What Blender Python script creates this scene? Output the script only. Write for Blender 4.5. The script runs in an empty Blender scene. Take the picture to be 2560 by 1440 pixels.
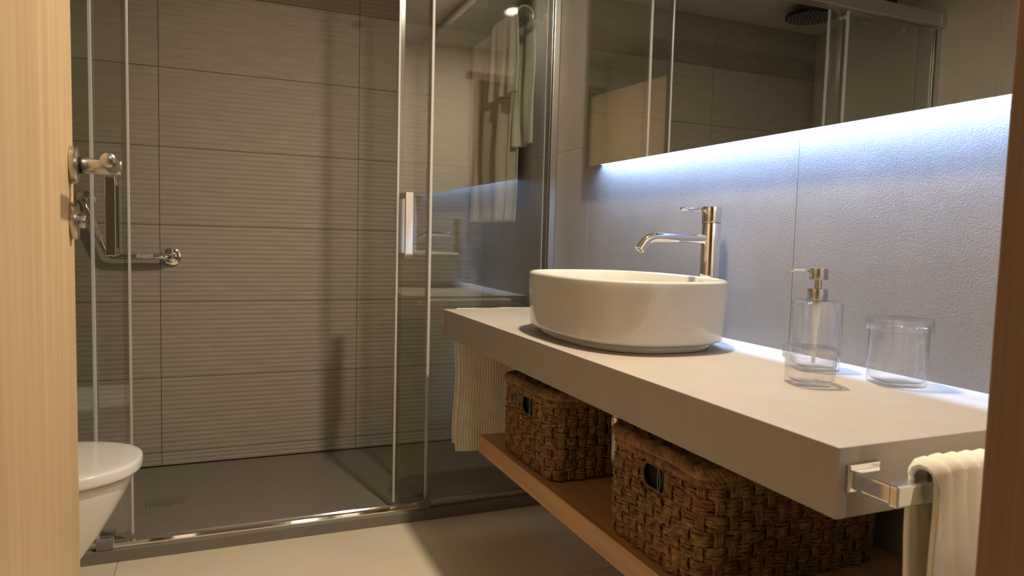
import bpy, bmesh, math, random
import numpy as np
from mathutils import Matrix, Vector
random.seed(7); rng = np.random.default_rng(7)
PI = math.pi
SC = bpy.context.scene
COL = SC.collection

# ------------------------------------------------------------------ camera
CAM_H = 1.03
cd = bpy.data.cameras.new('camera'); cam = bpy.data.objects.new('camera', cd); COL.objects.link(cam)
cd.sensor_width = 36.0; cd.lens = 1752.7 / 2560 * 36.0; cd.clip_start = 0.02
def cam_axes(yaw, pitch, roll):
    cy, sy, cp, sp = math.cos(yaw), math.sin(yaw), math.cos(pitch), math.sin(pitch)
    f = Vector((sy*cp, cy*cp, sp)); r = Vector((cy, -sy, 0)); u = r.cross(f)
    c, s = math.cos(roll), math.sin(roll)
    return c*r + s*u, -s*r + c*u, f
_r, _u, _f = cam_axes(0.397386, -0.0713638, 0.0262557)
cam.matrix_world = Matrix(((_r.x, _u.x, -_f.x, 0), (_r.y, _u.y, -_f.y, 0), (_r.z, _u.z, -_f.z, CAM_H), (0, 0, 0, 1)))
cd.dof.use_dof = True; cd.dof.focus_distance = 1.75; cd.dof.aperture_fstop = 7.1
SC.camera = cam

# ------------------------------------------------------------------ world, exposure
w = bpy.data.worlds.new('world'); SC.world = w; w.use_nodes = True
w.node_tree.nodes['Background'].inputs[0].default_value = (0.9, 0.75, 0.55, 1)
w.node_tree.nodes['Background'].inputs[1].default_value = 0.02
SC.view_settings.view_transform = 'Standard'; SC.view_settings.look = 'None'
SC.view_settings.exposure = 0.0; SC.view_settings.gamma = 1.0; SC.view_settings.use_curve_mapping = False
SC.cycles.max_bounces = 14; SC.cycles.diffuse_bounces = 5; SC.cycles.glossy_bounces = 8
SC.cycles.transmission_bounces = 12; SC.cycles.transparent_max_bounces = 32
SC.cycles.sample_clamp_indirect = 4.0
# lamp settings (the lamps themselves are built below)
WARM = (1.0, 0.83, 0.61); COOL = (0.36, 0.56, 1.0)
VANITY_W = 34.0; HALL_W = 8.0; LED_L = 880.0

# ------------------------------------------------------------------ materials
def new_mat(name):
    m = bpy.data.materials.new(name); m.use_nodes = True
    nt = m.node_tree; b = nt.nodes['Principled BSDF']
    return m, nt, b
def setp(b, **k):
    for n, v in k.items():
        n = n.replace('_', ' ')
        if n in b.inputs: b.inputs[n].default_value = v
def coords(nt, scale=(1, 1, 1), rot=(0, 0, 0), obj=False):
    tc = nt.nodes.new('ShaderNodeTexCoord'); mp = nt.nodes.new('ShaderNodeMapping')
    mp.inputs['Scale'].default_value = scale; mp.inputs['Rotation'].default_value = rot
    nt.links.new(tc.outputs['Object'], mp.inputs[0]); return mp
def noise(nt, vec, scale, detail=4, rough=.55):
    n = nt.nodes.new('ShaderNodeTexNoise'); n.inputs['Scale'].default_value = scale
    n.inputs['Detail'].default_value = detail; n.inputs['Roughness'].default_value = rough
    nt.links.new(vec.outputs[0], n.inputs['Vector']); return n
def ramp(nt, fac, stops):
    r = nt.nodes.new('ShaderNodeValToRGB'); e = r.color_ramp.elements
    while len(e) < len(stops): e.new(.5)
    for el, (p, c) in zip(e, stops): el.position = p; el.color = (*c, 1)
    nt.links.new(fac, r.inputs[0]); return r
def bump(nt, b, fac, strength, dist):
    n = nt.nodes.new('ShaderNodeBump'); n.inputs['Strength'].default_value = strength; n.inputs['Distance'].default_value = dist
    nt.links.new(fac, n.inputs['Height']); nt.links.new(n.outputs[0], b.inputs['Normal']); return n
def vary(col, k): return tuple(min(1, c*k) for c in col)

def mat_stone(name, col, var=.08, nscale=9, rough=.5, bstr=.3, bscale=120, bdist=.002, stretch=(1, 1, 1), spec=.5):
    m, nt, b = new_mat(name); v = coords(nt, stretch)
    n = noise(nt, v, nscale, 6, .6)
    r = ramp(nt, n.outputs['Fac'], [(.3, vary(col, 1-var)), (.7, vary(col, 1+var))])
    nt.links.new(r.outputs[0], b.inputs['Base Color']); setp(b, Roughness=rough, Specular_IOR_Level=spec)
    n2 = noise(nt, v, bscale, 5, .65); bump(nt, b, n2.outputs['Fac'], bstr, bdist)
    return m
def mat_wood(name, c0, c1, axis, rough=.45, fine=1.0):
    # grain runs along the given axis
    m, nt, b = new_mat(name)
    s = [14*fine, 14*fine, 14*fine]; s[axis] = .5
    v = coords(nt, tuple(s)); n = noise(nt, v, 3.0, 8, .65)
    s2 = [120*fine]*3; s2[axis] = 2.5
    v2 = coords(nt, tuple(s2)); n2 = noise(nt, v2, 2.0, 3, .6)
    mx = nt.nodes.new('ShaderNodeMath'); mx.operation = 'MULTIPLY_ADD'; mx.inputs[1].default_value = .35
    nt.links.new(n2.outputs['Fac'], mx.inputs[0]); nt.links.new(n.outputs['Fac'], mx.inputs[2])
    r = ramp(nt, mx.outputs[0], [(.45, c0), (.9, c1)])
    nt.links.new(r.outputs[0], b.inputs['Base Color']); setp(b, Roughness=rough)
    bump(nt, b, n2.outputs['Fac'], .12, .001)
    return m
def mat_plain(name, col, rough=.4, metal=0, spec=.5, coat=0, emit=None, estr=0):
    m, nt, b = new_mat(name); setp(b, Base_Color=(*col, 1), Roughness=rough, Metallic=metal, Specular_IOR_Level=spec, Coat_Weight=coat)
    if emit: setp(b, Emission_Color=(*emit, 1), Emission_Strength=estr)
    return m
def mat_metal(name, col, rough, noise_amt=.03):
    m, nt, b = new_mat(name); setp(b, Base_Color=(*col, 1), Metallic=1.0, Roughness=rough)
    if noise_amt == 0: return m
    v = coords(nt); n = noise(nt, v, 60, 3)
    mr = nt.nodes.new('ShaderNodeMapRange'); mr.inputs[3].default_value = max(0, rough-noise_amt); mr.inputs[4].default_value = rough+noise_amt
    nt.links.new(n.outputs['Fac'], mr.inputs[0]); nt.links.new(mr.outputs[0], b.inputs['Roughness']); return m
def mat_glass(name, tint, ior=1.5, refl=1.0, rough=0.0):
    # clear sheet glass: Fresnel mix of a mirror reflection and straight transmission, the same for every ray
    m = bpy.data.materials.new(name); m.use_nodes = True; nt = m.node_tree
    for n in list(nt.nodes): nt.nodes.remove(n)
    out = nt.nodes.new('ShaderNodeOutputMaterial'); mix = nt.nodes.new('ShaderNodeMixShader')
    fr = nt.nodes.new('ShaderNodeFresnel'); fr.inputs['IOR'].default_value = ior
    g = nt.nodes.new('ShaderNodeNewGeometry')
    # the same reflectance on entering and leaving faces
    mi = nt.nodes.new('ShaderNodeMix'); mi.data_type = 'FLOAT'
    mi.inputs[2].default_value = ior; mi.inputs[3].default_value = 1.0/ior
    nt.links.new(g.outputs['Backfacing'], mi.inputs[0])
    nt.links.new(mi.outputs[0], fr.inputs['IOR'])
    mul = nt.nodes.new('ShaderNodeMath'); mul.operation = 'MULTIPLY'; mul.inputs[1].default_value = refl; mul.use_clamp = True
    nt.links.new(fr.outputs[0], mul.inputs[0])
    tr = nt.nodes.new('ShaderNodeBsdfTransparent'); tr.inputs[0].default_value = (*tint, 1)
    gl = nt.nodes.new('ShaderNodeBsdfGlossy'); gl.inputs['Roughness'].default_value = rough
    nt.links.new(mul.outputs[0], mix.inputs[0]); nt.links.new(tr.outputs[0], mix.inputs[1]); nt.links.new(gl.outputs[0], mix.inputs[2])
    nt.links.new(mix.outputs[0], out.inputs[0]); return m
def mat_fabric(name, col, bscale=700, bstr=.5, dist=.003):
    m, nt, b = new_mat(name); v = coords(nt); n = noise(nt, v, bscale, 2, .6); n1 = noise(nt, v, 25, 3)
    r = ramp(nt, n1.outputs['Fac'], [(.3, vary(col, .93)), (.7, vary(col, 1.05))])
    nt.links.new(r.outputs[0], b.inputs['Base Color']); setp(b, Roughness=1.0, Specular_IOR_Level=.1, Sheen_Weight=.35)
    bump(nt, b, n.outputs['Fac'], bstr, dist); return m
def mat_grass(name):
    m, nt, b = new_mat(name); v = coords(nt); n = noise(nt, v, 55, 4, .7)
    n0 = noise(nt, v, 9, 2)
    r = ramp(nt, n.outputs['Fac'], [(.28, (.085, .045, .015)), (.5, (.24, .135, .048)), (.74, (.46, .285, .11))])
    r0 = ramp(nt, n0.outputs['Fac'], [(.3, (.75, .75, .75)), (.7, (1.1, 1.05, 1.0))])
    mx = nt.nodes.new('ShaderNodeMix'); mx.data_type = 'RGBA'; mx.blend_type = 'MULTIPLY'; mx.inputs[0].default_value = 1
    nt.links.new(r.outputs[0], mx.inputs[6]); nt.links.new(r0.outputs[0], mx.inputs[7])
    nt.links.new(mx.outputs[2], b.inputs['Base Color']); setp(b, Roughness=.6, Specular_IOR_Level=.35)
    n2 = noise(nt, v, 420, 3); bump(nt, b, n2.outputs['Fac'], .6, .002); return m

M = {}
M['tile'] = mat_stone('taupe_ribbed_tile', (.385, .345, .295), .10, 7, .42, .35, 60, .003, (1, 1, 9))
M['grout'] = mat_plain('dark_grout', (.09, .075, .06), .9)
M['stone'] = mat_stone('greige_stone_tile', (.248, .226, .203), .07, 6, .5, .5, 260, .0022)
M['stone_brightened'] = mat_stone('greige_tile_brightened', (.55, .50, .43), .05, 6, .5, .3, 170, .002)  # same greige tile, colour raised in place of stronger light on the left wall
M['grout_light'] = mat_plain('light_grout', (.40, .33, .28), .9)
M['counter'] = mat_stone('beige_counter_slab', (.385, .345, .30), .04, 14, .5, .06, 300, .0006)
M['floor'] = mat_stone('beige_floor_tile', (.72, .635, .50), .04, 5, .30, .05, 200, .0006)
M['tray'] = mat_stone('grey_brown_shower_tray', (.20, .178, .148), .05, 12, .45, .12, 250, .001)
M['ceiling'] = mat_stone('ceiling_paint', (.62, .60, .56), .02, 5, .9, .03, 200, .0005)
M['paint'] = mat_stone('hall_paint', (.36, .31, .25), .03, 5, .8, .03, 200, .0005)
M['bounce_wall'] = mat_stone('entry_wall_bounce', (.62, .57, .50), .02, 5, .8, .03, 200, .0005)  # entry wall colour, lightened to bounce light onto the counter end
M['oak_door'] = mat_wood('light_oak_door', (.52, .36, .19), (.70, .52, .32), 2)
M['oak_frame'] = mat_wood('brown_oak_frame', (.20, .115, .06), (.34, .21, .125), 2)
M['oak_shelf'] = mat_wood('oak_shelf', (.36, .205, .088), (.56, .34, .155), 1)
M['chrome'] = mat_metal('chrome', (.86, .86, .86), .05, .02)
M['steel'] = mat_metal('brushed_steel', (.52, .505, .49), .28, .05)
M['alu'] = mat_metal('satin_aluminium', (.70, .69, .67), .28, 0)
M['knurl'] = mat_metal('knurled_chrome', (.75, .74, .70), .3, .1)
_nt = M['knurl'].node_tree; _v = coords(_nt); _n = noise(_nt, _v, 520, 1); bump(_nt, _nt.nodes['Principled BSDF'], _n.outputs['Fac'], 1.0, .003)
M['seal'] = mat_plain('clear_vinyl_seal', (.50, .49, .50), .25)
M['fin'] = mat_glass('translucent_fin', (.90, .90, .89), 1.45, 1.6, .2)
M['clampgrey'] = mat_plain('grey_plastic_clamp', (.20, .19, .175), .4)
M['ceramic'] = mat_plain('white_ceramic', (.64, .63, .585), .12, coat=.6)
M['toilet'] = mat_plain('toilet_ceramic', (.86, .86, .85), .14, coat=.5)
M['towel'] = mat_fabric('cream_terry', (.90, .87, .77))
M['towel_rib'] = mat_fabric('cream_ribbed_cotton', (.82, .77, .66), 500, .35, .002)
M['grass'] = mat_grass('seagrass')
M['black'] = mat_plain('shade_black', (.006, .006, .006), .9)  # near-black for basket insides in place of shade; also drain well and slots
M['black_gloss'] = mat_plain('black_plastic', (.012, .012, .012), .3)
M['white'] = mat_plain('white_print', (.85, .85, .85), .5)
M['white_paint'] = mat_plain('white_paint', (.85, .85, .85), .6)
M['pump_tube'] = mat_plain('translucent_plastic', (.86, .89, .93), .3)
M['sglass'] = mat_glass('shower_glass', (.965, .975, .962), 1.52, 2.7)
M['cglass'] = mat_glass('clear_jar_glass', (.996, .998, 1.0), 1.5, 1.5)
M['mirror'] = mat_metal('mirror_silver', (.62, .63, .62), .0, .0)
M['led'] = mat_plain('led_strip', (.9, .9, .9), .5, emit=COOL, estr=LED_L)
M['lens'] = mat_plain('lamp_lens', (.9, .9, .9), .5, emit=(1, .88, .66), estr=40)
M['sticker'] = mat_plain('grey_sticker', (.55, .55, .54), .4)
M['ink'] = mat_plain('dark_grey_ink', (.10, .10, .10), .6)

# ------------------------------------------------------------------ object helpers
def tag(o, label=None, cat=None, group=None, kind=None):
    if label: o['label'] = label
    if cat: o['category'] = cat
    if group: o['group'] = group
    if kind: o['kind'] = kind
    return o
def thing(name, loc, label, cat, group=None):
    o = bpy.data.objects.new(name, None); o.empty_display_size = .05; COL.objects.link(o); o.location = loc
    return tag(o, label, cat, group)
def struct_empty(name, loc):
    o = bpy.data.objects.new(name, None); COL.objects.link(o); o.location = loc; o['kind'] = 'structure'; return o
def wloc(o):
    v = Vector(o.location)
    return v if o.parent is None else v + wloc(o.parent)
def link(name, me, mat, parent=None, smooth=True, origin=None):
    o = bpy.data.objects.new(name, me); COL.objects.link(o)
    if mat: me.materials.append(M[mat] if isinstance(mat, str) else mat)
    if smooth:
        me.polygons.foreach_set('use_smooth', [True]*len(me.polygons))
    if parent:
        o.parent = parent
        # geometry is written in world coordinates: take the parent's place off again
        o.location = -wloc(parent)
    return o
def raw(name, V, F, mat, parent=None, smooth=True):
    me = bpy.data.meshes.new(name); me.from_pydata([tuple(v) for v in V], [], [tuple(int(i) for i in f) for f in F]); me.update()
    return link(name, me, mat, parent, smooth)
def bm_obj(name, bm, mat, parent=None, smooth=False):
    me = bpy.data.meshes.new(name); bm.normal_update(); bm.to_mesh(me); bm.free(); return link(name, me, mat, parent, smooth)
def box_bm(x0, x1, y0, y1, z0, z1, bev=0, seg=2, bm=None):
    bm = bm or bmesh.new()
    vs = [bm.verts.new((x, y, z)) for x in (x0, x1) for y in (y0, y1) for z in (z0, z1)]
    fs = [(0, 1, 3, 2), (4, 6, 7, 5), (0, 4, 5, 1), (2, 3, 7, 6), (0, 2, 6, 4), (1, 5, 7, 3)]
    faces = [bm.faces.new([vs[i] for i in f]) for f in fs]
    if bev:
        es = list({e for f in faces for e in f.edges})
        bmesh.ops.bevel(bm, geom=es, offset=bev, segments=seg, affect='EDGES', profile=.5)
    return bm
def box(name, x0, x1, y0, y1, z0, z1, mat, parent=None, bev=0, seg=2, smooth=False):
    return bm_obj(name, box_bm(x0, x1, y0, y1, z0, z1, bev, seg), mat, parent, smooth)
def frames(P, ref, closed):
    P = np.asarray(P, float); N = len(P)
    if closed: T = np.roll(P, -1, 0) - np.roll(P, 1, 0)
    else: T = np.gradient(P, axis=0)
    T /= np.linalg.norm(T, axis=1, keepdims=True)+1e-12
    R = np.broadcast_to(np.asarray(ref, float), P.shape)
    B = np.cross(T, R); B /= np.linalg.norm(B, axis=1, keepdims=True)+1e-12
    Nn = np.cross(B, T); return P, Nn, B
def tube_data(P, r, ref=(0, 0, 1), sides=8, closed=False, twist=None, caps=True):
    P, A, B = frames(P, ref, closed); N = len(P)
    r = np.broadcast_to(np.asarray(r, float), (N,))
    th = np.linspace(0, 2*PI, sides, endpoint=False)
    rr = np.repeat(r[:, None], sides, 1)
    if twist is not None:
        s = np.r_[0, np.cumsum(np.linalg.norm(np.diff(P, axis=0), axis=1))]
        rr = rr*(1 + twist[0]*np.cos(twist[2]*th[None, :] - 2*PI*s[:, None]/twist[1] + twist[3]))
    V = P[:, None, :] + rr[..., None]*(np.cos(th)[None, :, None]*A[:, None, :] + np.sin(th)[None, :, None]*B[:, None, :])
    V = V.reshape(-1, 3)
    F = []
    idx = np.arange(N*sides).reshape(N, sides)
    nx = np.roll(idx, -1, 1)
    rows = N if closed else N-1
    a = idx[:rows]; b = nx[:rows]
    if closed: c = np.roll(nx, -1, 0)[:rows]; d = np.roll(idx, -1, 0)[:rows]
    else: c = nx[1:]; d = idx[1:]
    F = np.stack([a, b, c, d], -1).reshape(-1, 4)[:, ::-1].tolist()
    if caps and not closed:
        F.append(list(range(sides))); F.append(list(range((N-1)*sides, N*sides))[::-1])
    return V, F
def join_data(parts):
    V = []; F = []; o = 0
    for v, f in parts:
        V.append(v); F += [[i+o for i in q] for q in f]; o += len(v)
    return np.concatenate(V), F
def tube(name, P, r, mat, parent=None, **k):
    v, f = tube_data(P, r, **k); return raw(name, v, f, mat, parent)
def smooth_angle(o, deg=35):
    # sharp edges where faces meet steeply
    me = o.data; bm = bmesh.new(); bm.from_mesh(me)
    for e in bm.edges:
        if len(e.link_faces) == 2 and e.calc_face_angle(0) > math.radians(deg): e.smooth = False
    bm.to_mesh(me); bm.free(); return o
def cyl(name, p0, p1, r, mat, parent=None, sides=32, bev=0):
    p0, p1 = np.array(p0, float), np.array(p1, float); d = p1-p0; L = np.linalg.norm(d); d /= L
    ref = (0, 0, 1) if abs(d[2]) < .9 else (1, 0, 0)
    if bev:
        P = [p0, p0+d*bev*.3, p0+d*bev, p1-d*bev, p1-d*bev*.3, p1]; rr = [r-bev, r-bev*.3, r, r, r-bev*.3, r-bev]
    else: P = [p0, p1]; rr = [r, r]
    v, f = tube_data(np.array(P), rr, ref=ref, sides=sides)
    return smooth_angle(raw(name, v, f, mat, parent))
def sup(cx, cy, rx, ry, n, N):
    t = np.linspace(0, 2*PI, N, endpoint=False); c, s = np.cos(t), np.sin(t)
    return np.stack([cx+rx*np.sign(c)*abs(c)**(2/n), cy+ry*np.sign(s)*abs(s)**(2/n)], 1)
def loft(rings, cap0=True, cap1=True):
    N = len(rings[0]); V = np.concatenate(rings); F = []
    for k in range(len(rings)-1):
        a = k*N; b = a+N
        for i in range(N):
            j = (i+1) % N; F.append((a+i, a+j, b+j, b+i))
    if cap0: F.append(tuple(range(N))[::-1])
    if cap1: F.append(tuple(range((len(rings)-1)*N, len(rings)*N)))
    return V, F
def ring3(xy, z): return np.c_[xy, np.full(len(xy), z)]

# ------------------------------------------------------------------ dimensions (metres; the camera stands over the origin)
XW, XL = 1.187, -.95          # vanity wall, opposite wall
YE, YB = .45, 3.21            # entry wall (inner face), shower back wall
ZC = 2.26                     # ceiling
YG = 2.435                    # shower glass
XF, CY0, CY1, CZ0, CZ1 = .681, .602, 2.202, .703, .791   # counter slab
XM = 1.147                    # mirror face

# ------------------------------------------------------------------ room shell
fl = box('floor', -1.6, 2.2, -2.3, 3.3, -.06, -.004, 'grout_light'); tag(fl, kind='structure')
tile_meshes = {}
def piece(name, dims, loc, mat, parent, bev=.0005):
    key = (name, tuple(round(d, 4) for d in dims), mat)
    if key not in tile_meshes:
        bm = box_bm(-dims[0]/2, dims[0]/2, -dims[1]/2, dims[1]/2, -dims[2]/2, dims[2]/2, bev, 1)
        me = bpy.data.meshes.new(name); bm.to_mesh(me); bm.free(); me.materials.append(M[mat]); tile_meshes[key] = me
    o = bpy.data.objects.new(name, tile_meshes[key]); COL.objects.link(o); o.parent = parent
    o.location = Vector(loc) - wloc(parent); return o
# floor tiles 0.60 x 0.60, joints at X = -0.29 + k*0.6
tx, ty = 1.50, .60
for i in range(-3, 4):
    for j in range(-4, 5):
        x0, x1 = -.29+i*tx, -.29+(i+1)*tx; y0, y1 = .65+j*ty, .65+(j+1)*ty
        x0, x1 = max(x0, -1.6), min(x1, 2.2); y0, y1 = max(y0, -2.3), min(y1, 2.42)
        if x1-x0 < .02 or y1-y0 < .02: continue
        piece('floor_tile', (x1-x0-.0025, y1-y0-.0025, .008), ((x0+x1)/2, (y0+y1)/2, -.004), 'floor', fl)
ce = box('ceiling', -1.6, 2.2, -2.3, 3.3, ZC, ZC+.08, 'ceiling'); tag(ce, kind='structure')

# back wall of ribbed tiles
wb = box('wall_back', XL-.1, XW+.1, YB+.006, YB+.1, 0, ZC, 'grout'); tag(wb, kind='structure')
def ribbed_tile(width, height, ribs):
    n = ribs*6; zs = np.linspace(0, height, n+1); amp = .0013
    ph = zs/height*ribs
    prof = -amp*(.5+.5*np.cos(2*PI*ph)) + amp   # depth inwards at the ribs' grooves
    saw = ph % 1.0
    prof = amp*np.where(saw < .38, .5-.5*np.cos(PI*saw/.38), .5+.5*np.cos(PI*(saw-.38)/.62))   # overlapping shutter-like ribs
    V = []; xs = [-width/2, width/2]
    for x in xs:
        for z, d in zip(zs, prof): V.append((x, -d, z-height/2))
    N = n+1; back = [(-width/2, .008, -height/2), (-width/2, .008, height/2), (width/2, .008, -height/2), (width/2, .008, height/2)]
    F = [(i, N+i, N+i+1, i+1) for i in range(n)]
    V += back; b = 2*N
    F += [(b+2, b, b+1, b+3)]
    F.append(tuple([b]+list(range(0, N))+[b+1])[::-1]); F.append(tuple([b+2]+list(range(N, 2*N))+[b+3]))
    F.append((0, b, b+2, N)); F.append((n, N+n, b+3, b+1))
    me = bpy.data.meshes.new('ribbed_tile'); me.from_pydata(V, [], F); me.update(); me.materials.append(M['tile']); return me
zj = [.04, .095, .412, .729, 1.046, 1.363, 1.680, 1.997, ZC]
xj = [XL, -.221, .582, XW]
rt_cache = {}
for a, b_ in zip(xj[:-1], xj[1:]):
    for c, d in zip(zj[:-1], zj[1:]):
        ribs = max(1, round((d-c)/.0198))
        key = (round(b_-a, 3), round(d-c, 3))
        if key not in rt_cache: rt_cache[key] = ribbed_tile(b_-a-.0022, d-c-.0022, ribs)
        o = bpy.data.objects.new('tile', rt_cache[key]); COL.objects.link(o); o.parent = wb; o.location = ((a+b_)/2, YB-.0, (c+d)/2)
# vanity wall
wr = box('wall_right', XW+.0015, XW+.1, YE-.12, YB+.1, 0, ZC, 'grout_light'); tag(wr, kind='structure')
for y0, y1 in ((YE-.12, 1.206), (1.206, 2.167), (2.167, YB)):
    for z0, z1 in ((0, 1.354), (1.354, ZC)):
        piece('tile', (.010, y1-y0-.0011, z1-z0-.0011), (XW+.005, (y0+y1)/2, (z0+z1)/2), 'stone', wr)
# opposite wall
wl = box('wall_left', XL-.1, XL-.0015, YE-.12, YB+.1, 0, ZC, 'grout_light'); tag(wl, kind='structure')
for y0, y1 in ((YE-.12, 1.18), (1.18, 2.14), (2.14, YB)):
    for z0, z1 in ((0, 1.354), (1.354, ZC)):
        piece('tile', (.010, y1-y0-.0011, z1-z0-.0011), (XL-.005, (y0+y1)/2, (z0+z1)/2), 'stone_brightened', wl)
# half-height cistern ledge behind the toilet
lg = box('wall_ledge', XL, -.745, 1.25, 2.39, 0, 1.14, 'stone', bev=.002); tag(lg, kind='structure')
# entry wall with the doorway, hall
DX0, DX1, DZ = -.16, .71, 2.06
bm = box_bm(XL-.1, DX0, YE-.12, YE, 0, ZC); box_bm(DX1+.04, XW+.1, YE-.12, YE, 0, ZC, bm=bm); box_bm(DX0, DX1+.04, YE-.12, YE, DZ+.03, ZC, bm=bm)
tag(bm_obj('wall_front', bm, 'bounce_wall'), kind='structure')
tag(box('wall_hall_back', -1.5, 2.1, -2.1, -2.0, 0, ZC, 'paint'), kind='structure')
tag(box('wall_hall_left', -1.1, -1.0, -2.0, YE-.12, 0, ZC, 'paint'), kind='structure')
tag(box('wall_hall_right', 1.5, 1.6, -2.0, YE-.12, 0, ZC, 'paint'), kind='structure')
# door frame (right reveal seen at the picture's edge)
bm = box_bm(DX1, DX1+.04, YE-.135, YE+.004, 0, DZ, .002); box_bm(DX1+.01, DX1+.09, YE-.15, YE-.12, 0, DZ+.08, .003, bm=bm)
tag(bm_obj('trim_1', bm, 'oak_frame'), kind='structure')
bm = box_bm(DX0-.03, DX0+.0, YE-.135, YE+.004, 0, DZ, .002); box_bm(DX0-.08, DX0-.005, YE-.15, YE-.12, 0, DZ+.08, .003, bm=bm)
tag(bm_obj('trim_2', bm, 'oak_frame'), kind='structure')
tag(box('trim_3', DX0-.08, DX1+.09, YE-.15, YE+.004, DZ, DZ+.05, 'oak_frame', bev=.002), kind='structure')

# ------------------------------------------------------------------ door, standing open
HX, HY, PHI = -.135, .45, math.radians(5.0)
U = np.array([-math.sin(PHI), math.cos(PHI), 0]); NN = np.array([math.cos(PHI), math.sin(PHI), 0]); ZZ = np.array([0, 0, 1.])
H0 = np.array([HX, HY, 0])
def D(s, n, z): return H0 + U*s + NN*n + ZZ*z
door = struct_empty('door_1', (HX, HY, 0))
bm = box_bm(0, .825, -.04, 0, .008, 2.035, .0015)
for v in bm.verts: v.co = Vector(D(v.co.x, v.co.y, v.co.z))
bmesh.ops.recalc_face_normals(bm, faces=bm.faces[:])
bm_obj('door_leaf', bm, 'oak_door', door)
hs, hz = .765, 1.120
hd = cyl('rosette', D(hs, 0, hz), D(hs, .0115, hz), .0275, 'steel', door, 40, .002); tag(hd, 'brushed steel lever rosette')
lv = tube('lever', [D(hs, .0115, hz), D(hs, .04, hz), D(hs, .0655, hz), D(hs, .0675, hz)], [.0118, .0118, .0118, .011], 'steel', hd, sides=24)
tube('lever_grip', [D(hs+.0, .056, hz), D(hs-.02, .056, hz), D(hs-.07, .055, hz), D(hs-.125, .0545, hz), D(hs-.132, .0545, hz), D(hs-.134, .0545, hz)], [.0102, .0104, .0104, .0104, .009, .005], 'steel', hd, sides=24)
cyl('collar', D(hs, .0115, hz), D(hs, .0135, hz), .0128, 'black_gloss', hd, 24)
lz = 1.038
rs = cyl('lock_rosette', D(hs, 0, lz), D(hs, .0105, lz), .0275, 'steel', door, 40, .002)
cyl('thumb_turn', D(hs, .0105, lz), D(hs, .0195, lz), .0108, 'steel', rs, 24, .001)

# ------------------------------------------------------------------ ceiling lamps
def downlight(x, y, watts, label, spread=150):
    t = thing('downlight', (x, y, ZC), label, 'ceiling lamp', None)
    a = np.linspace(0, 2*PI, 48, endpoint=False)
    rings = [ring3(np.c_[x+r*np.cos(a), y+r*np.sin(a)], z) for r, z in ((.046, ZC-.0005), (.046, ZC-.003), (.054, ZC-.006), (.060, ZC-.004), (.061, ZC))]
    V, F = loft(rings, False, False); raw('trim_ring', V, F, 'white_paint', t)
    V = np.r_[[[x, y, ZC-.002]], ring3(np.c_[x+.0455*np.cos(a), y+.0455*np.sin(a)], ZC-.002)]
    raw('lens', V, [(0, i+2 if i < 47 else 1, i+1) for i in range(48)], 'lens', t)
    ld = bpy.data.lights.new('downlight_lamp', 'AREA'); ld.energy = watts; ld.color = WARM; ld.shape = 'DISK'; ld.size = .088
    lo = bpy.data.objects.new('downlight_lamp', ld); COL.objects.link(lo); lo.parent = t; lo.location = (0, 0, -.012)
downlight(.81, 1.28, VANITY_W, 'round recessed downlight above the vanity counter')
downlight(.68, -.95, HALL_W, 'round recessed downlight in the hall outside the doorway')

# ------------------------------------------------------------------ shower tray and drain
tr = thing('shower_tray', (0, 2.8, 0), 'flat grey-brown shower tray with a square-edged front', 'shower tray')
bm = bmesh.new()
TZ = .036; dx0, dx1, dy0, dy1 = -.243, -.113, 2.732, 2.824
xs = [XL+.001, dx0, dx1, XW-.001]; ys = [2.395, dy0, dy1, YB-.003]
for i in range(3):
    for j in range(3):
        if i == 1 and j == 1: continue
        vs = [bm.verts.new(c) for c in ((xs[i], ys[j], TZ), (xs[i+1], ys[j], TZ), (xs[i+1], ys[j+1], TZ), (xs[i], ys[j+1], TZ))]; bm.faces.new(vs)
bmesh.ops.remove_doubles(bm, verts=bm.verts, dist=1e-5)
be = [e for e in bm.edges if len(e.link_faces) == 1]
r = bmesh.ops.extrude_edge_only(bm, edges=be)
for v in r['geom']:
    if isinstance(v, bmesh.types.BMVert): v.co.z = .0 if not (dx0-.01 < v.co.x < dx1+.01 and dy0-.01 < v.co.y < dy1+.01) else .006
bmesh.ops.recalc_face_normals(bm, faces=bm.faces[:])
bm_obj('tray_body', bm, 'tray', tr)
box('drain_well', dx0, dx1, dy0, dy1, .004, .008, 'black', tr)
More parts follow.
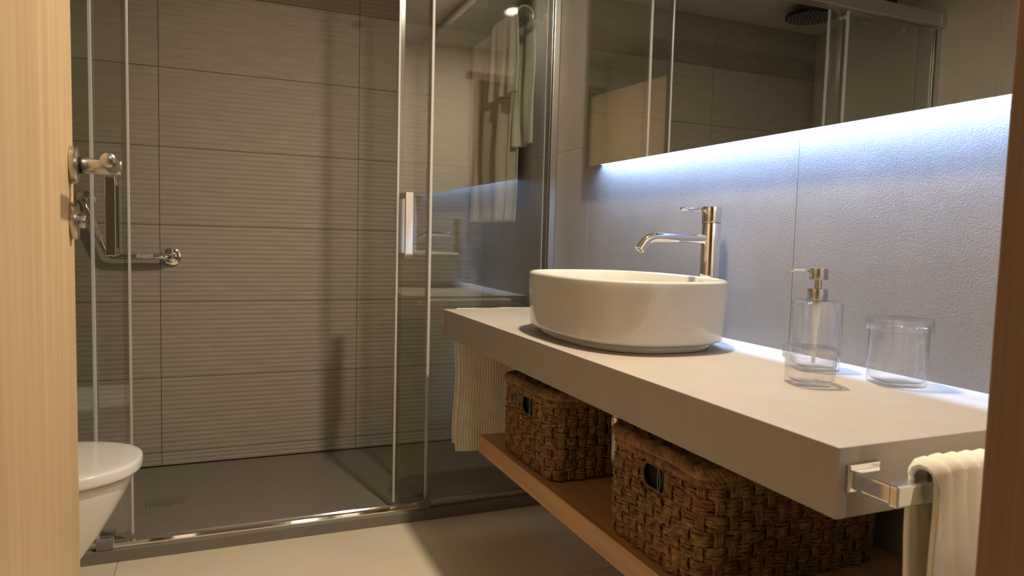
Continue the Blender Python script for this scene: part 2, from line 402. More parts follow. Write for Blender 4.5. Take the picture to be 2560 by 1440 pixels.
# grate: square cells, each with an octagonal hole
V = []; F = []; ncx, ncy = 11, 6; cw, ch = (dx1-dx0-.014)/ncx, (dy1-dy0-.030)/ncy
def quad(*c):
    b = len(V); V.extend(c); F.append(tuple(range(b, b+len(c))))
gz = TZ-.0012
for i in range(ncx):
    for j in range(ncy):
        cx, cy = dx0+.007+cw*(i+.5), dy0+.015+ch*(j+.5); a = [2*PI*(k+.5)/8 for k in range(8)]
        hole = (i+j) % 2 == 0
        if not hole:
            quad((cx-cw/2, cy-ch/2, gz), (cx+cw/2, cy-ch/2, gz), (cx+cw/2, cy+ch/2, gz), (cx-cw/2, cy+ch/2, gz)); continue
        b = len(V); rr = min(cw, ch)*.47
        for k in range(8):
            V.append((cx+rr*math.cos(a[k]), cy+rr*math.sin(a[k]), gz))
        for k in range(8):
            c, s = math.cos(a[k]), math.sin(a[k]); m_ = max(abs(c), abs(s)); V.append((cx+c/m_*cw/2, cy+s/m_*ch/2, gz))
        for k in range(8):
            V.append((cx+rr*math.cos(a[k]), cy+rr*math.sin(a[k]), gz-.003))
        for k in range(8):
            l = (k+1) % 8; F.append((b+k, b+8+k, b+8+l, b+l)); F.append((b+k, b+l, b+16+l, b+16+k))
        for k in (0, 2, 4, 6):   # corners of the cell
            k1 = (k+1) % 8
        for sx, sy, k in ((1, 1, 0), (-1, 1, 2), (-1, -1, 4), (1, -1, 6)):
            V.append((cx+sx*cw/2, cy+sy*ch/2, gz)); F.append((b+8+k, len(V)-1, b+8+(k+1) % 8))
x0, x1, y0, y1 = dx0+.007, dx1-.007, dy0+.015, dy1-.015
e = .001
for c in (((dx0+e, dy0+e), (dx1-e, dy0+e), (x1, y0), (x0, y0)), ((dx1-e, dy0+e), (dx1-e, dy1-e), (x1, y1), (x1, y0)), ((dx1-e, dy1-e), (dx0+e, dy1-e), (x0, y1), (x1, y1)), ((dx0+e, dy1-e), (dx0+e, dy0+e), (x0, y0), (x0, y1))):
    quad(*[(p[0], p[1], gz) for p in c])
dc = raw('drain_cover', V, F, 'tray', tr, False); tag(dc, 'perforated drain cover')

# ------------------------------------------------------------------ shower enclosure
ZT0, ZT1 = 2.10, 2.165
en = thing('shower_enclosure', (.1, YG, 0.036), 'fixed clear glass side panels with aluminium rail of the shower', 'shower screen')
FX0, FX1 = -.345, .694
def panel(name, x0, x1, y, z0, z1, parent, th=.006):
    return box(name, x0, x1, y-th/2, y+th/2, z0, z1, 'sglass', parent)
def seal(name, x, y, z0, z1, parent, wd=.010, th=.012):
    return box(name, x-wd/2, x+wd/2, y-th/2, y+th/2, z0, z1, 'seal', parent, .002)
gp = panel('glass_panel', XL+.012, FX0-.006, YG, .05, ZT0, en); seal('edge_seal', FX0-.004, YG, .062, ZT0, gp)
gp = panel('glass_panel', FX1+.006, XW-.012, YG, .05, ZT0, en); seal('edge_seal', FX1+.004, YG, .062, ZT0, gp)
for x0, x1 in ((XL+.001, XL+.024), (XW-.024, XW-.001)):
    bm = box_bm(x0, x1, YG-.014, YG-.005, .037, ZT0, .001); box_bm(x0, x1, YG+.005, YG+.014, .037, ZT0, .001, bm=bm)
    bm_obj('wall_profile', bm, 'alu', en)
rl = box('top_rail', XL+.001, XW-.001, YG-.03, YG+.035, ZT0, ZT1, 'alu', en, .003)
for x0, x1 in ((XL+.001, XL+.03), (XW-.03, XW-.001)): box('end_cap', x0, x1, YG-.034, YG+.039, ZT0-.006, ZT1+.003, 'alu', rl, .002)
# bottom track: rounded chrome bar between the clamps, flat sill under the fixed panes
pts = [(-.022, .0362), (-.022, .046), (-.018, .0535), (-.010, .0565), (-.004, .0545), (-.002, .050), (.006, .050), (.010, .0545), (.016, .052), (.018, .0362)]
def extrude_x(name, prof, x0, x1, y, mat, parent):
    n = len(prof); V = [(x0, y+a, b) for a, b in prof]+[(x1, y+a, b) for a, b in prof]
    F = [(i, (i+1) % n, n+(i+1) % n, n+i) for i in range(n)]+[tuple(range(n))[::-1], tuple(range(n, 2*n))]
    o = raw(name, V, F, mat, parent, True); return smooth_angle(o, 28)
extrude_x('bottom_track', pts, -.305, .668, YG-.004, 'chrome', en)
for x0, x1 in ((XL+.024, -.345), (.709, XW-.024)):
    box('sill_strip', x0, x1, YG-.012, YG+.012, .0365, .058, 'alu', en, .002)
for x0, x1 in ((-.35, -.303), (.666, .712)):
    bm = box_bm(x0, x1, YG-.030, YG-.005, .0365, .067, .0015); box_bm(x0+.004, x1-.004, YG-.005, YG+.032, .0365, .060, .0015, bm=bm)
    c = bm_obj('guide_clamp', bm, 'clampgrey', en)
    box('slot', x0+.010, x1-.012, YG+.012, YG+.015, .0602, .0606, 'black', c)
# sliding doors (inside the fixed panes)
def sliding_door(x0, x1, lead, label):
    y = YG+.018
    t = thing('sliding_shower_door', ((x0+x1)/2, y, .06), label, 'shower door', 'sliding shower doors')
    panel('glass_panel', x0+.006, x1-.006, y, .062, ZT0-.002, t)
    for x, wd in ((x0+.005, .010), (x1-.005, .010)):
        isl = abs(x-lead) < .02
        seal('edge_seal', x, y, .062, ZT0-.004, t, .008 if isl else .003, .012 if isl else .009)
        if isl: box('seal_fin', *sorted((x+(.004 if lead > 0 else -.004), x+(.018 if lead > 0 else -.018))), y-.0045, y+.0045, .062, ZT0-.004, 'fin', t)
    s = 1 if lead < .2 and lead < 0 else -1
    hx = lead - s*.0 ; 
    hx0 = (lead-.062, lead-.035) if lead < 0 else (lead+.022, lead+.050)
    h = bmesh.new()
    z0, z1 = .944, 1.180
    box_bm(hx0[0], hx0[1], y-.052, y-.040, z0, z1, .0015, bm=h); box_bm(hx0[0], hx0[1], y+.040, y+.052, z0, z1, .0015, bm=h)
    box_bm(hx0[0]+.003, hx0[1]-.003, y-.042, y+.042, z1-.022, z1-.002, .001, bm=h); box_bm(hx0[0]+.003, hx0[1]-.003, y-.042, y+.042, z0+.002, z0+.022, .001, bm=h)
    hb = bm_obj('handle', h, 'chrome', t); tag(hb, 'square chrome bow handle')
    for rx in (x0+.09, x1-.09): cyl('roller_button', (rx, y-.012, ZT0-.03), (rx, y+.012, ZT0-.03), .010, 'alu', t, 20)
    return t
sliding_door(-.823, -.249, -.249, 'left sliding glass shower door beside the toilet')
sliding_door(.578, 1.152, .578, 'right sliding glass shower door beside the vanity')
# black label standing on the rail (only its reflection shows, at the top of the mirror)
lb = thing('label_plate', (-.53, YG-.0, ZT1), 'small black label with white marks on the shower rail', 'label')
box('plate', -.64, -.47, YG-.012, YG-.004, ZT1+.0005, ZT1+.075, 'black_gloss', lb, .001)
for x0, x1, z in ((-.506, -.476, .020), (-.548, -.518, .018)):
    bm = box_bm(x0, x1, YG-.0135, YG-.0119, ZT1+z, ZT1+z+.006); box_bm(x1-.006, x1, YG-.0135, YG-.0119, ZT1+z+.006, ZT1+z+.03, bm=bm)
    bm_obj('mark', bm, 'white', lb)

# rain shower head on an arm from the left wall
sh = thing('rain_shower', (XL, 2.85, 2.23), 'round flat rain shower head with many nozzles on a wall arm', 'shower head')
tube('arm', [(XL+.002, 2.85, 2.242), (XL+.1, 2.85, 2.242), (-.60, 2.85, 2.242), (-.555, 2.85, 2.239), (-.54, 2.85, 2.232), (-.54, 2.85, 2.228)], .010, 'chrome', sh, ref=(0, 1, 0), sides=16)
cyl('wall_flange', (XL+.001, 2.85, 2.242), (XL+.012, 2.85, 2.242), .03, 'chrome', sh, 32, .002)
hdp = cyl('head_disc', (-.54, 2.85, 2.205), (-.54, 2.85, 2.222), .125, 'black_gloss', sh, 64, .003)
parts = []
for k, rr in enumerate((.018, .036, .054, .072, .090, .108)):
    nn = 6*(k+1)
    for q in range(nn):
        a = 2*PI*q/nn; c = np.array([-.54+rr*math.cos(a), 2.85+rr*math.sin(a), 2.205])
        parts.append(tube_data(np.array([c+[0, 0, .001], c-[0, 0, .004]]), [.0032, .0022], ref=(1, 0, 0), sides=6))
V, F = join_data(parts); nz = raw('nozzles', V, F, 'seal', hdp, False); nz['kind'] = 'stuff'

# grab bar on the back wall
gb = thing('grab_bar', (-.32, YB, .92), 'bent chrome grab bar with knurled grips on the shower wall', 'grab bar')
yb = YB-.062
def bez(pts, n=8):
    # rounded polyline
    pts = [np.array(p, float) for p in pts]; out = [pts[0]]
    for a, b_, c in zip(pts[:-2], pts[1:-1], pts[2:]):
        r = .035; d1 = (a-b_)/np.linalg.norm(a-b_); d2 = (c-b_)/np.linalg.norm(c-b_)
        r1 = min(r, np.linalg.norm(a-b_)*.48); r2 = min(r, np.linalg.norm(c-b_)*.48); rr = min(r1, r2)
        p0, p2 = b_+d1*rr, b_+d2*rr
        for t in np.linspace(0, 1, n): out.append((1-t)**2*p0+2*t*(1-t)*b_+t*t*p2)
    out.append(pts[-1]); return np.array(out)
tip, mid, end = (-.482, 1.135), (-.400, .915), (-.178, .917)
path = bez([(tip[0], YB-.004, tip[1]), (tip[0], yb, tip[1]), (mid[0], yb, mid[1]), (end[0], yb, end[1]), (end[0], YB-.004, end[1])])
tube('bar', path, .0125, 'chrome', gb, ref=(.3, .2, .9), sides=20)
for c in (tip, end):
    fl_ = cyl('flange', (c[0], YB-.003, c[1]), (c[0], YB-.016, c[1]), .037, 'chrome', gb, 40, .004)
    cyl('flange_collar', (c[0], YB-.016, c[1]), (c[0], YB-.024, c[1]), .02, 'chrome', fl_, 32, .002)
m0 = np.array([mid[0], yb, mid[1]]); t0 = np.array([tip[0], yb, tip[1]]); e0 = np.array([end[0], yb, end[1]])
for a, b_ in ((t0+(m0-t0)*.28, t0+(m0-t0)*.72), (m0+(e0-m0)*.45, m0+(e0-m0)*.72)):
    cyl('knurled_grip', a, b_, .0134, 'knurl', gb, 24, .0008)

# ------------------------------------------------------------------ towel cloth
def cloth(name, axis, bar, z, s0, s1, gap, front, back, mat, parent=None, ns=90, nt=120, th=.005, ripple=.004, rip_n=5, rib=0, ribn=30, flare=0.0, seed=1, sag=0.0, front_dir=-1, skew=0.0, ribfade=0, skewrib=0):
    """cloth hung over a bar; axis 'X' or 'Y' is the bar direction, front_dir the side of the front flap"""
    r_ = np.random.default_rng(seed); ph = r_.uniform(0, 2*PI, 8)
    top = PI*gap; L = front+back+top
    s = np.linspace(0, 1, ns); V = np.zeros((ns, nt, 3))
    for i, u in enumerate(s):
        Lf, Lb = front*(1+skew*(u-.5)), back*(1+skew*(u-.5)*.5); L = Lf+Lb+top
        t = np.linspace(0, L, nt)
        d = np.where(t < Lb, gap, np.where(t > Lb+top, -gap, gap*np.cos(np.clip((t-Lb)/gap, 0, PI))))
        zz = np.where(t < Lb, z-(Lb-t), np.where(t > Lb+top, z-(t-Lb-top), z+gap*np.sin(np.clip((t-Lb)/gap, 0, PI))))
        hang = np.where(t < Lb, Lb-t, np.where(t > Lb+top, t-Lb-top, 0))
        amp = ripple*(.35+np.clip(hang/.25, 0, 1.6))
        wv = amp*(np.sin(rip_n*2*PI*u+ph[0]+hang*2.0)+.5*np.sin(rip_n*1.7*2*PI*u+ph[1]-hang*3))
        rb = rib*np.abs(np.sin(PI*ribn*u+skewrib*hang))*(np.exp(-hang/ribfade) if ribfade else 1)
        side = np.where(d > 0, 1, -1)
        d2 = d + wv*np.where(hang > 0, 1, .2) + side*rb
        zz = zz + rb*np.where(hang > 0, 0, 1) + .6*np.where(hang == 0, wv, 0)
        pos = s0+(s1-s0)*u + (u-.5)*flare*hang + .004*np.sin(hang*18+ph[2])
        dd = -front_dir*d2
        if axis == 'X': V[i, :, 0] = pos; V[i, :, 1] = bar+dd
        else: V[i, :, 1] = pos; V[i, :, 0] = bar+dd
        V[i, :, 2] = zz
    idx = np.arange(ns*nt).reshape(ns, nt)
    F = np.stack([idx[:-1, :-1], idx[1:, :-1], idx[1:, 1:], idx[:-1, 1:]], -1).reshape(-1, 4)
    o = raw(name, V.reshape(-1, 3), F, mat, parent)
    sm = o.modifiers.new('thickness', 'SOLIDIFY'); sm.thickness = th; sm.offset = 0
    return o

# towel rail inside the shower, on the vanity wall
BX, BZ = 1.120, 1.885
rk = thing('towel_rail', (XW, 2.85, BZ), 'chrome towel rail high on the shower side wall', 'towel rail', 'chrome towel rails')
box('bar', BX-.006, BX+.006, 2.535, 3.185, BZ-.010, BZ+.010, 'chrome', rk, .002)
for y0 in (2.535, 3.163):
    box('bracket_arm', BX+.004, XW-.006, y0, y0+.02, BZ-.009, BZ+.009, 'chrome', rk, .002)
    box('wall_plate', XW-.008, XW-.0002, y0-.008, y0+.028, BZ-.018, BZ+.018, 'chrome', rk, .002)
bt = cloth('bath_towel', 'Y', BX, BZ+.012, 2.72, 3.175, .020, .80, .80, 'towel_rib', ripple=.006, rip_n=3, seed=3, rib=.0012, ribn=36)
tag(bt, 'long cream bath towel hanging lowest on the shower rail', 'towel')
ht = cloth('hand_towel', 'Y', BX, BZ+.022, 2.60, 2.86, .036, .30, .50, 'towel', ripple=.008, rip_n=2.2, seed=8, flare=.10, th=.007)
tag(ht, 'shorter cream hand towel folded over the near end of the shower rail', 'towel')

# ------------------------------------------------------------------ vanity
vc = box('vanity_counter', XF, XW-.0005, CY0, CY1, CZ0, CZ1, 'counter', None, .0012, 2)
tag(vc, 'thick beige stone-look vanity counter along the wall', 'counter')
SX, SY0, SY1, SZ0, SZ1 = .71, .64, 1.912, .395, .447
vs_ = box('vanity_shelf', SX, XW-.0005, SY0, SY1, SZ0, SZ1, 'oak_shelf', None, .0012, 2)
tag(vs_, 'long oak shelf under the vanity counter', 'shelf')

# washbasin
bs = thing('washbasin', (.91, 1.477, CZ1), 'white oval vessel washbasin standing on the counter', 'washbasin')
NB = 160; cxb, cyb, rxb, ryb, nb = .91, 1.477, .195, .268, 2.7
def br(inset, z): return ring3(sup(cxb, cyb, rxb-inset, ryb-inset, nb, NB), z)
rings = [br(.058, CZ1+.018), br(.033, CZ1+.018), br(.012, CZ1+.0185), br(.006, CZ1+.021), br(.0045, CZ1+.027), br(.0035, CZ1+.06), br(.001, CZ1+.11), br(0, CZ1+.150), br(.0008, CZ1+.1535), br(.003, CZ1+.1558), br(.005, CZ1+.156), br(.0075, CZ1+.155), br(.0092, CZ1+.152),
         br(.011, CZ1+.12), br(.016, CZ1+.075), br(.026, CZ1+.05), br(.05, CZ1+.036), br(.09, CZ1+.030), br(.15, CZ1+.028)]
V, F = loft(rings, True, True); raw('bowl', V, F, 'ceramic', bs)
rings = [br(.035, CZ1+.0003), br(.033, CZ1+.001), br(.032, CZ1+.004), br(.0315, CZ1+.018), br(.034, CZ1+.0185)]
V, F = loft(rings, True, True); raw('foot_ring', V, F, 'ceramic', bs)
cyl('drain_cap', (.91, 1.477, CZ1+.0285), (.91, 1.477, CZ1+.034), .03, 'chrome', bs, 40, .002)
# sticker with the maker's name inside the bowl, on the wall-side inner face
def inner_pt(y, z):
    f = (z-CZ1); ins = np.interp(f, [.036, .05, .075, .12, .152], [.05, .026, .016, .011, .0092])
    rx, ry = rxb-ins, ryb-ins
    return cxb + rx*(1-abs((y-cyb)/ry)**nb)**(1/nb), ins
V = []; ny, nz_ = 8, 6; sy0, sy1 = 1.395, 1.418; sz0, sz1 = CZ1+.105, CZ1+.147
for i in range(ny+1):
    for j in range(nz_+1):
        y = sy0+(sy1-sy0)*i/ny; z = sz0+(sz1-sz0)*j/nz_; x, _ = inner_pt(y, z); V.append((x-.0007, y, z))
F = [(i*(nz_+1)+j, (i+1)*(nz_+1)+j, (i+1)*(nz_+1)+j+1, i*(nz_+1)+j+1) for i in range(ny) for j in range(nz_)]
st = raw('name_sticker', V, F, 'sticker', bs); tag(st, 'small grey printed sticker inside the basin')
fc = bpy.data.curves.new('print', 'FONT'); fc.body = 'Roca'; fc.size = .0095; fc.align_x = 'CENTER'
fo = bpy.data.objects.new('print', fc); COL.objects.link(fo); bpy.context.view_layer.update()
fm = bpy.data.meshes.new_from_object(fo.evaluated_get(bpy.context.evaluated_depsgraph_get())); bpy.data.objects.remove(fo)
for v in fm.vertices:   # seen from the room: reads towards -Y
    y = (sy0+sy1)/2 - v.co.x; z = CZ1+.131+v.co.y; x, _ = inner_pt(y, z); v.co = (x-.0012, y, z)
fm.name = 'print'; pr_ = link('print', fm, 'ink', st, False)

# faucet
fx, fy = 1.137, 1.432
fa = thing('faucet', (fx, fy, CZ1), 'tall chrome basin mixer tap with angled spout', 'faucet')
cyl('body', (fx, fy, CZ1+.0003), (fx, fy, 1.0795), .0238, 'chrome', fa, 48, .0008)
cp = cyl('cap', (fx, fy, 1.0805), (fx, fy, 1.120), .0245, 'chrome', fa, 48, .0012)
cyl('gap_ring', (fx, fy, 1.079), (fx, fy, 1.081), .0228, 'black_gloss', fa, 32)
tube('lever', [(fx-.015, fy, 1.1105), (fx-.05, fy, 1.1115), (fx-.092, fy, 1.1118), (fx-.0935, fy, 1.1118)], [.0046, .0046, .0046, .0036], 'chrome', cp, sides=20)
sp = []
x_end = .975
for t in np.linspace(0, 1, 8): sp.append((fx-.01-(fx-.01-x_end)*t, fy, 1.0405))
R_ = .045
for a in np.linspace(0, math.radians(52), 12)[1:]: sp.append((x_end-R_*math.sin(a), fy, 1.0405-R_*(1-math.cos(a))))
l = np.array(sp[-1]); dirv = np.array([-math.cos(math.radians(52)), 0, -math.sin(math.radians(52))]); sp += [tuple(l+dirv*.006), tuple(l+dirv*.016)]
so = tube('spout', sp, .0115, 'chrome', fa, ref=(0, 1, 0), sides=28); smooth_angle(so, 50)
tipp = l+dirv*.016
cyl('aerator', tipp-dirv*.004, tipp+dirv*.0006, .0088, 'black_gloss', so, 24)
tube('aerator_ring', [tuple(tipp+.0104*(np.array([0, 1, 0])*math.cos(a)+np.array([dirv[2], 0, -dirv[0]])*math.sin(a))) for a in np.linspace(0, 2*PI, 32, endpoint=False)], .0012, 'chrome', so, ref=tuple(dirv), closed=True, sides=8)

# waste trap under the counter
tp = thing('waste_trap', (.869, 1.405, CZ0), 'vertical chrome waste pipe between the two baskets', 'pipe')
tube('pipe', [(.869, 1.405, CZ0-.0005), (.869, 1.405, .60), (.869, 1.405, .515), (.873, 1.405, .488), (.889, 1.405, .478), (.92, 1.405, .476), (XW-.003, 1.405, .476)], .016, 'steel', tp, ref=(0, 1, 0), sides=24)
cyl('nut', (.869, 1.405, .585), (.869, 1.405, .615), .0185, 'chrome', tp, 24, .001)

# ------------------------------------------------------------------ glassware
def squircle(cx, cy, r, n, ang, N=64):
    p = sup(0, 0, r, r, n, N); c, s = math.cos(ang), math.sin(ang)
    return np.c_[cx+p[:, 0]*c-p[:, 1]*s, cy+p[:, 0]*s+p[:, 1]*c]
def vessel(name, cx, cy, r, h, parent, n=4.5, ang=0, wall=.0022, floor_=.006, z0=CZ1+.0003):
    rings = [ring3(squircle(cx, cy, r-.004, n, ang), z0), ring3(squircle(cx, cy, r-.001, n, ang), z0+.0015), ring3(squircle(cx, cy, r, n, ang), z0+.005), ring3(squircle(cx, cy, r, n, ang), z0+h-.001), ring3(squircle(cx, cy, r-wall*.5, n, ang), z0+h),
             ring3(squircle(cx, cy, r-wall, n, ang), z0+h-.001), ring3(squircle(cx, cy, r-wall, n, ang), z0+floor_+.006), ring3(squircle(cx, cy, r-wall-.004, n, ang), z0+floor_+.001), ring3(squircle(cx, cy, r*.5, n, ang), z0+floor_)]
    V, F = loft(rings, True, True); return raw(name, V, F, 'cglass', parent)
def lid(name, cx, cy, r, z, hh, parent, n=4.5, ang=0, wall=.002):
    rings = [ring3(squircle(cx, cy, r-wall, n, ang), z), ring3(squircle(cx, cy, r, n, ang), z), ring3(squircle(cx, cy, r, n, ang), z+hh-.003), ring3(squircle(cx, cy, r-.003, n, ang), z+hh), ring3(squircle(cx, cy, r*.5, n, ang), z+hh+.0015)]
    V, F = loft(rings, False, True)
    rings2 = [ring3(squircle(cx, cy, r-wall, n, ang), z), ring3(squircle(cx, cy, r-wall, n, ang), z+hh-.005), ring3(squircle(cx, cy, r-wall-.003, n, ang), z+hh-.003), ring3(squircle(cx, cy, r*.5, n, ang), z+hh-.002)]
    V2, F2 = loft(rings2, False, True); F2 = [f[::-1] for f in F2]
    V, F = join_data([(V, F), (V2, F2)]); return raw(name, V, F, 'cglass', parent)
AG = math.radians(-22)
c1 = thing('glass_jar', (.944, .908, CZ1), 'small low glass jar with lid, nearest the counter front', 'glass jar', 'clear glass vanity set')
vessel('jar_body', .944, .908, .036, .050, c1, 4, AG); lid('lid', .944, .908, .0405, CZ1+.044, .021, c1, 4, AG)
c2 = thing('glass_canister', (1.098, .862, CZ1), 'tall lidded glass canister standing rightmost on the counter', 'glass jar', 'clear glass vanity set')
vessel('canister_body', 1.098, .862, .041, .108, c2, 4, AG); lid('lid', 1.098, .862, .0465, CZ1+.096, .022, c2, 4, AG)
c3 = thing('soap_dispenser', (1.068, 1.018, CZ1), 'glass soap dispenser with steel pump head', 'soap dispenser', 'clear glass vanity set')
px, py = 1.068, 1.018
r = .040; n = 4.5
rings = [ring3(squircle(px, py, r-.004, n, AG), CZ1+.0003), ring3(squircle(px, py, r-.0008, n, AG), CZ1+.002), ring3(squircle(px, py, r, n, AG), CZ1+.005), ring3(squircle(px, py, r, n, AG), CZ1+.131), ring3(squircle(px, py, r-.002, n, AG), CZ1+.1335), ring3(squircle(px, py, .017, 2, AG), CZ1+.1345),
         ring3(squircle(px, py, .015, 2, AG), CZ1+.132), ring3(squircle(px, py, r-.004, n, AG), CZ1+.1305), ring3(squircle(px, py, r-.0024, n, AG), CZ1+.127), ring3(squircle(px, py, r-.0024, n, AG), CZ1+.014), ring3(squircle(px, py, r-.007, n, AG), CZ1+.0075), ring3(squircle(px, py, r*.4, n, AG), CZ1+.007)]
V, F = loft(rings, True, True); raw('bottle', V, F, 'cglass', c3)
pc = cyl('collar', (px, py, CZ1+.1345), (px, py, CZ1+.157), .0185, 'steel', c3, 40, .0008)
cyl('stem', (px, py, CZ1+.157), (px, py, CZ1+.176), .0068, 'steel', c3, 24)
ph_ = cyl('pump_head', (px, py, CZ1+.174), (px, py, CZ1+.196), .0172, 'steel', c3, 40, .0008)
nd = np.array([-.92, .38, 0]); nd /= np.linalg.norm(nd); c0_ = np.array([px, py, CZ1+.1915])
tube('nozzle', [c0_+nd*.012, c0_+nd*.03, c0_+nd*.048, c0_+nd*.0535+np.array([0, 0, -.0008])], [.0029, .0029, .0028, .0026], 'chrome', ph_, sides=14)
dt = tube('dip_tube', [(px, py, CZ1+.1345), (px, py, CZ1+.106), (px, py, CZ1+.104), (px, py, CZ1+.086), (px, py, CZ1+.083), (px-.002, py, CZ1+.012)], [.0072, .0068, .0064, .0058, .0040, .0034], 'pump_tube', c3, ref=(0, 1, 0), sides=18)

# ------------------------------------------------------------------ mirror with light under it
MY0, MY1, MZ0, MZ1 = .52, 2.116, 1.276, 2.16
mr = thing('wall_mirror', (XM, 1.3, MZ0), 'wide frameless wall mirror lit from below over the counter', 'mirror')
box('mirror_glass', XM, XM+.004, MY0, MY1, MZ0, MZ1, 'mirror', mr)
box('backing', XM+.0042, XM+.007, MY0+.001, MY1-.001, MZ0+.0005, MZ1-.001, 'white_paint', mr)
bm = box_bm(XM+.007, XW-.0003, MY0+.03, 2.078, MZ0+.0605, MZ1-.05); box_bm(XM+.007, XW-.0003, 2.072, 2.078, MZ0+.006, MZ0+.0605, bm=bm); box_bm(XM+.007, XW-.0003, MY0+.03, MY0+.036, MZ0+.006, MZ0+.0605, bm=bm)
bm_obj('spacer_frame', bm, 'white_paint', mr)
led = box('led_strip', XM+.0150, XM+.0195, MY0+.045, 2.066, MZ0+.056, MZ0+.060, 'led', mr); tag(led, 'cool white light strip')

# ------------------------------------------------------------------ rails and towels on the counter ends
def end_rail(y_face, dirn, label):
    # dirn -1: in front of the near end, +1: behind the far end
    t = thing('towel_rail', (.93, y_face, .753), label, 'towel rail', 'chrome towel rails')
    def ybox(name, x0, x1, a, b_, z0, z1, bev):
        y0, y1 = sorted((y_face+dirn*a, y_face+dirn*b_)); return box(name, x0, x1, y0, y1, z0, z1, 'chrome', t, bev, 3)
    ybox('bar', .695, 1.145, .056, .068, .739, .765, .003)
    for x in (.696, 1.098):
        ybox('bracket_arm', x, x+.044, .004, .060, .741, .764, .003)
        ybox('mounting_plate', x-.003, x+.048, .0002, .0055, .736, .770, .0015)
    return t
end_rail(CY0, -1, 'chrome towel rail on the near end of the counter')
end_rail(CY1, 1, 'chrome towel rail on the far end of the counter')
nt_ = cloth('hand_towel', 'X', CY0-.062, .767, .742, 1.088, .015, .42, .42, 'towel', ripple=.004, rip_n=3, seed=5, rib=.0055, ribn=14, ribfade=.045, skewrib=-30, th=.007, ns=260, nt=110, front_dir=-1)
tag(nt_, 'cream terry towel over the near rail beside the door frame', 'towel')
ft = cloth('hand_towel', 'X', CY1+.062, .767, .752, 1.088, .015, .475, .455, 'towel_rib', ripple=.0025, rip_n=2, seed=11, rib=.0018, ribn=34, th=.005, ns=200, nt=110, front_dir=-1)
tag(ft, 'cream ribbed towel hanging behind the far end of the counter', 'towel')

# ------------------------------------------------------------------ seagrass baskets
def rrect(x0, x1, y0, y1, r, N):
    """points, outward normals, arc length of a rounded rectangle, starting in the middle of the -X side going +Y"""
    segs = []
    hx, hy = (x1-x0)/2, (y1-y0)/2; cx, cy = (x0+x1)/2, (y0+y1)/2
    L = [('l', (-hx, 0), (-hx, hy-r)), ('a', (-hx+r, hy-r), PI, PI/2), ('l', (-hx+r, hy), (hx-r, hy)), ('a', (hx-r, hy-r), PI/2, 0), ('l', (hx, hy-r), (hx, -hy+r)), ('a', (hx-r, -hy+r), 0, -PI/2), ('l', (hx-r, -hy), (-hx+r, -hy)), ('a', (-hx+r, -hy+r), -PI/2, -PI), ('l', (-hx, -hy+r), (-hx, 0))]
    lens = [math.dist(s[1], s[2]) if s[0] == 'l' else r*PI/2 for s in L]; P = sum(lens)
    s = np.arange(N)*P/N; out = []; nr = []
    cum = np.r_[0, np.cumsum(lens)]
    for v in s:
        k = min(np.searchsorted(cum, v, 'right')-1, 8); t = (v-cum[k])/lens[k]; g = L[k]
        if g[0] == 'l':
            p = (g[1][0]+(g[2][0]-g[1][0])*t, g[1][1]+(g[2][1]-g[1][1])*t); d = np.array(g[2])-np.array(g[1]); d = d/np.linalg.norm(d); nv = (-d[1], d[0])
        else:
            a = g[2]+(g[3]-g[2])*t; p = (g[1][0]+r*math.cos(a), g[1][1]+r*math.sin(a)); nv = (math.cos(a), math.sin(a))
        out.append((cx+p[0], cy+p[1])); nr.append(nv)
    return np.array(out), np.array(nr), P
